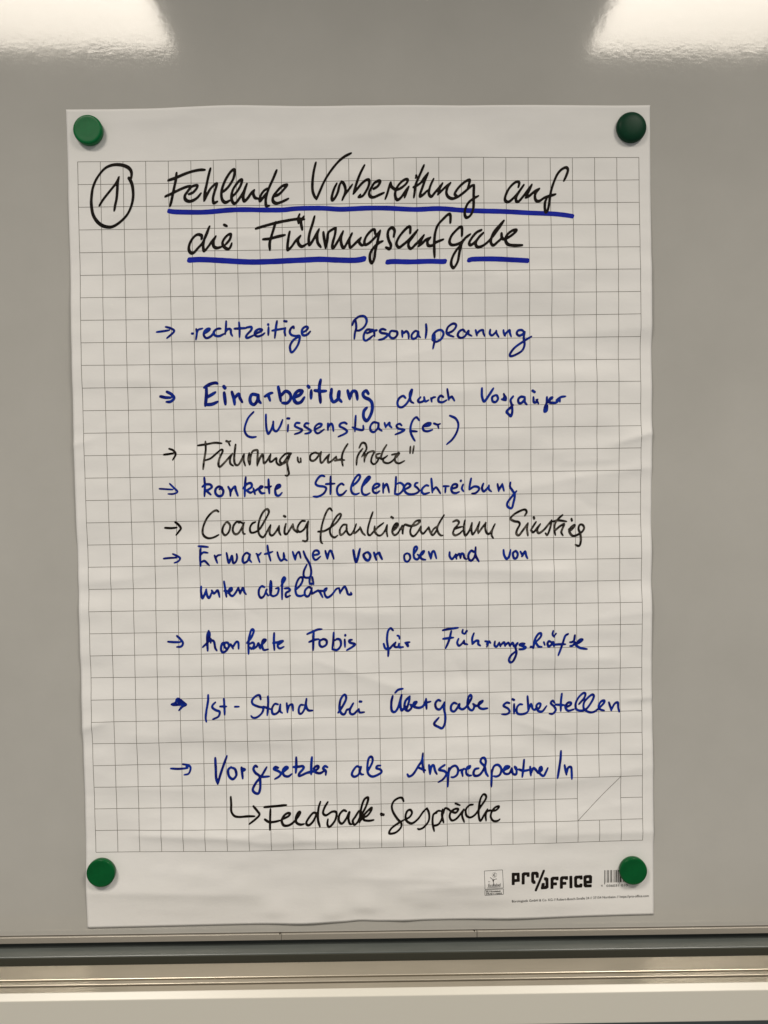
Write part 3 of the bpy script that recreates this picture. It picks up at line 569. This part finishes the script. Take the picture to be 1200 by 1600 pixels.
Führungskräfte|B|2.95|2.52|3979,5281 4042,5268 4154,5255;4076,5293 4050,5395 4010,5487;3982,5379 4041,5373 4101,5367;4157,5382 4142,5426 4161,5461 4196,5437 4220,5403;4220,5403 4225,5437 4259,5448;4207,5279 4202,5310 4221,5328;4251,5296 4231,5325;4333,5322 4313,5380 4314,5444;4314,5444 4352,5410 4381,5411 4381,5445 4405,5465;4459,5414 4493,5428 4478,5481;4478,5447 4503,5418 4522,5438;4571,5419 4566,5463 4590,5478 4620,5430;4620,5435 4634,5479;4634,5464 4673,5431 4687,5475;4687,5465 4722,5437 4741,5476;4741,5471 4771,5438 4790,5477 4824,5438;4829,5439 4804,5487 4813,5556 4778,5643 4744,5662 4728,5632 4750,5584 4809,5531;4907,5450 4873,5449 4853,5463 4916,5489 4897,5508 4843,5515;4977,5487 5004,5488;5004,5501 5025,5403 5064,5340 5094,5336 5088,5375 5034,5433;5034,5437 5063,5482 5102,5488;5124,5434 5136,5469;5210,5436 5181,5425 5166,5455 5180,5484 5210,5465 5229,5436 5239,5485;5229,5466 5298,5462 5371,5463;5233,5309 5225,5348 5245,5378;5264,5339 5240,5368;5401,5346 5367,5370 5337,5458 5312,5526 5287,5589;5479,5362 5469,5421 5444,5440 5420,5440;5425,5484 5454,5479 5484,5441;5469,5470 5532,5447 5567,5418 5542,5413 5508,5441 5493,5475 5542,5510 5620,5525;5508,5441 5552,5427
!arrow_mark|B|3.17|2.73|906,6062 950,6044 980,6000 1070,6066;920,6069 1007,6064 1055,6065;979,6015 1017,6050 1065,6066 1026,6089 986,6132;979,6035 1046,6075
Ist-|B|2.81|2.45|1318,5963 1315,6036 1295,6143 1285,6221 1292,6270;1398,6048 1369,6076 1363,6106 1401,6136 1444,6156 1429,6209 1365,6240;1494,6010 1499,6098 1501,6191;1450,6095 1523,6097;1616,6101 1663,6102
Stand|B|2.81|2.37|1909,6024 1897,5979 1859,5983 1814,6027 1818,6075 1880,6106 1933,6122 1922,6175 1868,6223 1820,6230 1796,6207;1991,5991 1992,6069 1980,6206;1934,6107 1967,6118 2020,6138;2103,6086 2065,6080 2035,6129 2039,6183 2072,6193 2112,6160 2128,6086;2128,6086 2126,6160 2150,6185;2200,6073 2208,6181;2208,6161 2229,6103 2263,6094 2271,6163;2389,6101 2355,6101 2335,6144 2339,6193 2368,6194 2403,6136 2424,6029;2424,6029 2418,6107 2441,6161 2494,6167
bei|B|2.95|2.52|2780,6197 2825,6135 2870,6047 2866,5998 2842,5998 2807,6056 2795,6154 2819,6208 2853,6213 2878,6160;2878,6165 2917,6151 2952,6093;2952,6093 2917,6156 2916,6205 2955,6215 3014,6158;3014,6158 3023,6197 3076,6196;3027,6074 3044,6076
Übergabe|B|3.02|2.59|3430,5980 3464,5946 3518,5936;3400,6018 3384,6097 3388,6185 3426,6200 3466,6137 3502,6006;3502,6006 3486,6099 3500,6187 3544,6139;3594,6027 3545,6080 3534,6158 3572,6193 3612,6160 3603,6120;3558,6169 3584,6091 3594,6032;3603,6125 3637,6136 3671,6097 3642,6102 3641,6146 3700,6162 3749,6138 3779,6065;3779,6060 3784,6178;3783,6104 3832,6093;3944,6088 3915,6078 3885,6116 3894,6170 3933,6186 3973,6138 3988,6104;3988,6104 3982,6177 3996,6256 3990,6344 3960,6398 3921,6387 3868,6347 3922,6279;4129,6126 4095,6115 4065,6149 4065,6198 4099,6214 4138,6170 4158,6131 4158,6171 4196,6191 4246,6153 4295,6065 4286,6026 4261,6055 4251,6143 4274,6193 4309,6203 4329,6159 4314,6130;4314,6130 4353,6155 4412,6117 4422,6097 4383,6121 4382,6170 4421,6191 4480,6185
sicherstellen|B|2.88|2.45|4729,6128 4695,6122 4661,6156 4714,6192 4728,6231 4694,6255 4640,6254;4764,6084 4782,6093;4781,6139 4780,6252;4876,6146 4842,6145 4812,6184 4816,6243 4860,6258 4919,6245 4944,6216;4936,6053 4940,6127 4944,6226;4944,6216 4974,6143 4993,6197 5022,6217;5027,6198 5066,6194 5086,6150 5062,6139 5037,6168 5056,6223 5105,6229 5155,6171;5248,6138 5224,6113 5204,6142 5243,6182 5257,6222 5222,6261 5183,6258;5330,6032 5320,6125 5316,6233;5258,6158 5360,6167;5370,6195 5429,6166 5434,6142 5400,6141 5370,6185 5399,6230 5468,6216;5527,6158 5586,6091 5602,6042 5572,6036 5518,6089 5488,6158 5497,6217 5556,6233 5615,6209 5674,6132 5699,6073 5680,6053 5636,6082 5586,6140 5581,6209 5634,6249 5693,6250 5752,6212 5812,6154 5817,6125 5782,6134 5753,6183 5767,6222 5816,6238;5871,6146 5900,6240;5895,6235 5939,6162 5974,6152 5978,6207 5988,6256
!arrow_mark|B|2.59|2.23|872,6800 961,6805 1068,6797;1009,6751 1078,6765 1099,6800 1076,6859 1025,6873;1049,6779 1092,6775
Vorgesetzter|B|3.09|2.66|1378,6688 1382,6796 1384,6914 1402,6983;1402,6983 1444,6847 1511,6667;1556,6795 1522,6829 1530,6898 1573,6933 1613,6890 1600,6821 1556,6800;1673,6802 1686,6930;1682,6812 1711,6828 1691,6847;1852,6801 1828,6788 1808,6825 1831,6870 1874,6905 1883,6964 1881,7043 1860,7101 1817,7091 1798,7051 1839,6973 1898,6905 1959,6804;1899,6896 1908,6915 1986,6912;2089,6816 2056,6806 2041,6830 2093,6856 2117,6881 2097,6915 2048,6943;2117,6881 2171,6842 2196,6818 2172,6808 2142,6842 2151,6901 2199,6917 2243,6888;2295,6698 2294,6796 2287,6879;2259,6810 2327,6806 2366,6802 2376,6827 2326,6885 2330,6913 2404,6882 2453,6863;2473,6701 2464,6799 2462,6898;2404,6882 2501,6859 2546,6821 2532,6801 2497,6825 2506,6869 2559,6885 2608,6862;2648,6818 2619,6805 2599,6832 2628,6862 2627,6906
als|B|2.95|2.52|3013,6821 2979,6812 2939,6859 2924,6903 2953,6928 3002,6899 3027,6821 3012,6870 3031,6900 3055,6903;3100,6877 3155,6775 3160,6721 3136,6705 3111,6744 3100,6842 3114,6902 3157,6927 3216,6909 3260,6880 3246,6850 3203,6835 3213,6810 3252,6806
Ansprechpartner|B|2.95|2.59|3553,6906 3572,6931 3621,6903 3681,6815 3721,6757 3734,6673;3729,6737 3730,6816 3743,6890;3681,6835 3758,6866;3800,6808 3811,6912;3811,6902 3827,6828 3852,6814 3870,6878 3889,6913;3979,6812 3934,6840 3915,6865 3973,6881 3997,6916 3952,6979 3903,7007;4027,6847 4016,6951 4010,7064;4012,6911 4052,6843 4101,6824 4130,6864 4119,6923 4080,6952 4050,6951;4149,6879 4169,6875 4182,6944;4168,6904 4188,6865 4213,6861;4213,6866 4257,6852 4267,6832 4233,6847 4222,6906 4246,6936 4280,6938;4365,6859 4325,6868 4305,6907 4320,6942 4373,6933 4423,6870 4448,6792 4434,6747 4400,6751 4390,6791 4433,6841 4447,6910 4471,6952;4516,6882 4510,6981 4507,7075;4511,6922 4541,6843 4590,6829 4624,6875 4609,6934 4569,6957 4535,6952;4643,6895 4707,6866 4712,6852 4673,6851 4648,6895 4667,6930 4716,6926 4746,6867;4746,6872 4756,6932 4795,6937 4800,6863;4795,6888 4781,6858;4889,6781 4879,6870 4863,6974;4823,6887 4883,6905 4952,6896;4957,6862 4963,6961;4963,6941 4991,6882 5016,6893 5050,6938;5040,6933 5089,6904 5085,6869 5065,6884 5065,6938 5108,6969 5138,6925 5160,6881
/n|B|3.02|2.59|5317,6696 5306,6800 5270,7002;5353,6855 5374,6965;5374,6950 5394,6886 5428,6882 5433,6941 5434,7015
!arrow_mark|K|2.81|2.30|1546,7134 1550,7218 1551,7297 1584,7347 1642,7360 1729,7355 1817,7355;1801,7243 1847,7298 1870,7338 1826,7386 1752,7442
Feedback|K|2.95|2.37|1925,7255 2042,7246 2178,7236;1995,7279 1991,7385 1989,7504;1930,7389 1980,7419 2049,7416 2107,7403;2137,7388 2196,7360 2216,7331 2186,7325 2142,7359 2122,7408 2145,7458 2203,7459 2263,7421 2312,7363 2332,7324 2313,7318 2283,7372 2287,7431 2330,7457 2374,7453;2517,7338 2478,7332 2429,7385 2398,7444 2427,7469 2477,7426 2517,7347;2561,7210 2538,7289 2531,7407 2553,7491;2644,7217 2606,7280 2590,7339 2624,7365 2693,7327 2741,7338 2730,7411 2690,7470 2656,7494 2637,7464 2643,7409;2854,7325 2820,7315 2775,7363 2769,7432 2803,7462 2847,7414 2888,7336 2877,7405 2890,7464 2915,7475;2995,7323 2955,7387 2925,7436 2944,7480 2983,7447 3013,7388 3074,7281 3104,7193 3095,7168 3055,7201 3020,7309 3003,7457;3013,7437 3063,7360 3122,7302 3142,7292 3131,7331 3092,7380 3052,7399;3053,7389 3052,7428 3110,7440 3164,7433;3248,7364 3277,7379;3253,7379 3277,7374
Gespräche|K|2.81|2.23|3507,7226 3490,7186 3451,7185 3397,7219 3372,7277 3385,7347 3433,7427 3476,7477 3470,7527 3411,7580 3338,7588 3363,7534 3442,7477 3511,7439;3511,7439 3570,7410 3600,7361 3581,7326 3546,7341 3526,7399 3540,7454 3598,7480 3667,7432 3727,7354 3772,7311;3772,7311 3795,7376 3789,7455 3735,7523 3685,7547 3661,7541;3884,7368 3844,7387 3833,7476 3850,7575;3838,7515 3901,7497 3942,7428 3953,7330;3844,7387 3894,7348 3933,7349;3950,7330 3942,7399 3960,7483;3957,7379 3977,7320 4011,7326 4040,7353;4040,7353 4099,7373 4129,7334 4095,7328 4045,7361 4030,7420 4059,7461 4118,7432 4192,7335;4192,7335 4172,7404 4196,7484;4095,7262 4149,7285;4296,7280 4257,7287 4217,7336 4221,7405 4265,7431 4324,7397 4384,7309 4444,7212 4439,7167 4410,7162 4380,7220 4364,7329 4363,7418 4382,7473 4422,7409 4462,7341;4462,7341 4442,7410 4446,7474;4462,7361 4491,7356;4491,7356 4550,7358 4590,7329 4590,7309 4550,7323 4511,7372 4500,7431 4529,7476 4578,7477 4603,7458
"""
NIB = math.radians(-55)
for line in WORDS.strip().splitlines():
    n_, c_, a_, b_, s_ = line.split('|')
    raw = [[tuple(float(v) / 10 for v in p.split(',')) for p in st.split()] for st in s_.split(';')]
    paths = [catmull(P) for P in raw]
    a_, b_ = float(a_) * 1.04, float(b_) * 1.04
    dry = n_ in ('Führung', '"auf', 'Probe"', 'Coaching', 'flankierend', 'zum', 'Einstieg')
    material = M_DRY if dry else (M_BLACK if c_ == 'K' else M_BLUE)
    tone = 'black' if c_ == 'K' else 'blue'
    if n_.startswith('!underline'):
        o = ink('underline', paths, float(a_) * 1.0, float(b_) * .95, math.radians(-70), M_LINE, sheet, lift=0.18, wobble=0.03, taper=False, power=3)
        continue
    if n_.startswith('!'):
        o = ink('arrow_mark', paths, float(a_), float(b_), NIB, material, sheet, wobble=0.06)
        o['label'] = tone + ' hand-drawn arrow'
    elif n_.startswith('circled'):
        o = ink('circled_number', paths, float(a_), float(b_), NIB, material, sheet, wobble=0.04)
        o['label'] = 'black handwritten number 1 in a ring'
    else:
        o = ink('handwritten_word', paths, float(a_), float(b_), NIB, material, sheet, wobble=0.07, lift=LIFT + 0.03)
        o['label'] = tone + ' handwritten "' + n_.replace('"', '') + '"'

# ---------------------------------------------------------------- maker's print at the lower right
LOGO = [[(474.9, 809.6), (474.8, 820.6)], [(474.9, 809.7), (480.6, 809.8), (480.7, 817.0), (474.8, 817.2)], [(486.3, 820.4), (486.4, 810.6), (488.0, 809.6), (492.1, 809.8), (492.1, 811.7)], [(502.7, 813.3), (502.7, 810.8), (501.3, 809.4), (497.9, 809.5), (497.3, 810.9), (497.3, 818.4), (499.0, 820.3)], [(512.2, 816.5), (513.9, 817.5), (514.0, 825.9), (512.3, 827.0), (508.6, 827.2)], [(509.0, 825.0), (509.6, 823.1)], [(519.7, 827.1), (519.8, 817.6), (521.3, 816.3), (525.7, 816.3), (525.7, 817.3)], [(519.7, 823.0), (523.8, 823.0)], [(530.6, 827.2), (530.7, 817.4), (532.2, 816.1), (536.6, 816.1), (536.6, 817.1)], [(530.7, 822.8), (534.7, 822.8)], [(541.6, 816.0), (541.7, 827.1)], [(553.6, 817.4), (553.4, 816.0), (548.3, 816.1), (547.1, 817.3), (547.2, 825.5), (548.6, 826.8), (553.0, 826.8), (553.4, 825.5)], [(564.2, 827.0), (559.3, 826.9), (558.1, 825.6), (558.0, 817.0), (559.4, 815.9), (563.4, 815.8), (564.6, 817.0), (564.5, 822.4), (559.3, 822.5)]]
logo = ink('printed_logo', [linear(p) for p in LOGO], 3.5, 3.5, 0, M_PRINT, sheet, cell=0.3, power=5, lift=0.2, taper=False)
ink('slash', [linear([(510.3, 807.2), (501.0, 829.8)])], 2.5, 2.5, 0, M_PRINT, logo, cell=0.3, power=5, lift=0.13, taper=False)

def flat_text(name, body, x, y, height, material, parent, width=None, ang=0.0, lift=0.28, bold=0.0):
    cu = bpy.data.curves.new(name, 'FONT')
    cu.body = body
    cu.size = 1.0
    cu.resolution_u = 3
    cu.offset = bold
    tmp = bpy.data.objects.new(name, cu)
    COL.objects.link(tmp)
    dg = bpy.context.evaluated_depsgraph_get()
    me = bpy.data.meshes.new_from_object(tmp.evaluated_get(dg))
    bpy.data.objects.remove(tmp); bpy.data.curves.remove(cu)
    n = len(me.vertices)
    a = np.empty(n * 3); me.vertices.foreach_get('co', a); a = a.reshape(-1, 3)
    a[:, 0] -= a[:, 0].min()
    s = height / 0.7
    sx = s if width is None else width / a[:, 0].max()
    lx, ly = a[:, 0] * sx, -a[:, 1] * s
    xx, yy = x + lx * math.cos(ang) - ly * math.sin(ang), y + lx * math.sin(ang) + ly * math.cos(ang)
    me.vertices.foreach_set('co', world_arr(xx, yy, height_at(xx, yy) + lift).ravel())
    me.materials.clear(); me.materials.append(material)
    me.update()
    me.name = name
    o = bpy.data.objects.new(name, me)
    COL.objects.link(o); o.parent = parent
    return o

flat_text('printed_address', 'Bürologistik GmbH & Co. KG // Robert-Bosch-Straße 24 // 37154 Northeim // https://pro-office.com',
          473.4, 843.2, 2.8, M_PRINT, sheet, width=158.6, ang=-0.0088, bold=0.0)

# barcode, partly under the lower right magnet
BW = '110010001011010000111010000101001011010011010111101000110010100111011001010000110'
bars, x = [], 580.6
mod = 0.40
V, Fq = [], []
i = 0
while i < len(BW):
    if BW[i] == '1':
        j = i
        while j < len(BW) and BW[j] == '1':
            j += 1
        xa, xb = x + i * mod, x + j * mod - 0.06
        yb = 825.8 if i < 4 or 40 < i < 45 else 823.9
        b0 = len(V)
        for xx, yy in ((xa, 809.3), (xb, 809.3), (xb, yb), (xa, yb)):
            V.append(tuple(world_arr(np.array(xx), np.array(yy), height_at(xx, yy) + 0.16)))
        Fq.append((b0, b0 + 3, b0 + 2, b0 + 1))
        i = j
    else:
        i += 1
bar = link_mesh('barcode', V, Fq, M_PRINT, sheet)
flat_text('barcode_digits', '4', 576.7, 828.6, 2.7, M_PRINT, bar)
flat_text('barcode_digits', '036031 010', 583.0, 828.9, 2.7, M_PRINT, bar, width=24.6)

# ecolabel badge
badge_lines = [(441.6, 804.4, 462.6, 804.1), (462.6, 804.1, 463.4, 825.1), (463.4, 825.1, 442.1, 825.7), (442.1, 825.7, 441.6, 804.4),
               (442.1, 826.8, 463.5, 826.3), (463.5, 826.3, 463.4, 832.9), (463.4, 832.9, 442.1, 833.2), (442.1, 833.2, 442.1, 826.8),
               (444.8, 824.0, 460.2, 823.6)]
V, Fq = ribbons('b', badge_lines, 0.45, M_PRINT, 0.13)
badge = link_mesh('ecolabel_badge', V, Fq, M_PRINT, sheet)
stars = []
for k in range(12):
    t = k * math.pi / 6
    stars.append(linear([(453.1 + 2.7 * math.cos(t), 809.6 + 2.7 * math.sin(t)), (453.15 + 2.75 * math.cos(t), 809.6 + 2.75 * math.sin(t))]))
stem = [linear([(451.9, 822.0), (451.8, 814.0)]), catmull([(451.6, 817.0), (450.4, 814.0), (448.4, 812.2)]), catmull([(451.9, 816.5), (453.2, 814.6), (455.8, 814.2)])]
eu = [catmull([(454.2, 808.4), (453.0, 808.2), (452.1, 809.6), (453.0, 811.0), (454.2, 810.8)]), linear([(451.6, 809.6), (453.6, 809.6)])]
ink('badge_flower', stars + stem + eu, 0.62, 0.62, 0, M_PRINT, badge, cell=0.17, lift=0.12, taper=False)
flat_text('badge_text', 'Ecolabel', 446.0, 822.6, 3.5, M_PRINT, badge, width=14.0)
flat_text('badge_text', 'EU', 446.0, 817.2, 1.2, M_PRINT, badge)
flat_text('badge_text', 'EU Ecolabel:', 443.6, 829.5, 1.7, M_PRINT, badge, width=16.8, bold=0.02)
flat_text('badge_text', 'FR/011/003', 443.6, 832.3, 1.7, M_PRINT, badge, width=17.8, bold=0.02)

# ---------------------------------------------------------------- the four round magnets
def magnet(x, y, thick, rad, material, label, tilt=(0, 0), lathe=None):
    h0 = float(height_at(x, y)) + 0.25
    px, py, pz = sheet_to_world(x, y, h0)
    t = thing('round_magnet', label, 'magnet', (px, py, pz), 'green round magnets holding the sheet')
    t.rotation_euler = (tilt[0], 0, tilt[1])
    P = lathe or [(0, thick - .1), (rad * .45, thick - .09), (rad * .70, thick - .06), (rad * .82, thick), (rad * .88, thick - .03), (rad * .93, thick - .2),
                  (rad * .965, thick - .55), (rad * .99, thick - 1.2), (rad, thick - 2.0), (rad * 1.0, thick - 3.8), (rad * .985, 0.8), (rad * .96, 0.25), (rad * .90, 0.0)]
    N = 72
    V, Fq = [(0, -P[0][1] / 1000, 0)], []
    for r, d in P[1:]:
        for k in range(N):
            a = 2 * math.pi * k / N
            V.append((r * math.cos(a) / 1000, -d / 1000, r * math.sin(a) / 1000))
    for k in range(N):
        Fq.append((0, 1 + k, 1 + (k + 1) % N))
    for g in range(len(P) - 2):
        b0 = 1 + g * N
        for k in range(N):
            k2 = (k + 1) % N
            Fq.append((b0 + k, b0 + N + k, b0 + N + k2, b0 + k2))
    link_mesh('plastic_cap', V, Fq, material, t, smooth=True)
    V = []
    for d in (0.15, 1.6):
        V += [(rad * .88 * math.cos(2 * math.pi * k / 48) / 1000, -d / 1000 if d > .2 else 0.0001, rad * .88 * math.sin(2 * math.pi * k / 48) / 1000) for k in range(48)]
    Fq = [tuple(range(48)), tuple(range(95, 47, -1))] + [(k, (k + 1) % 48, 48 + (k + 1) % 48, 48 + k) for k in range(48)]
    link_mesh('magnet_disc', V, Fq, M_STEEL, t)
    return t

R = 16.0
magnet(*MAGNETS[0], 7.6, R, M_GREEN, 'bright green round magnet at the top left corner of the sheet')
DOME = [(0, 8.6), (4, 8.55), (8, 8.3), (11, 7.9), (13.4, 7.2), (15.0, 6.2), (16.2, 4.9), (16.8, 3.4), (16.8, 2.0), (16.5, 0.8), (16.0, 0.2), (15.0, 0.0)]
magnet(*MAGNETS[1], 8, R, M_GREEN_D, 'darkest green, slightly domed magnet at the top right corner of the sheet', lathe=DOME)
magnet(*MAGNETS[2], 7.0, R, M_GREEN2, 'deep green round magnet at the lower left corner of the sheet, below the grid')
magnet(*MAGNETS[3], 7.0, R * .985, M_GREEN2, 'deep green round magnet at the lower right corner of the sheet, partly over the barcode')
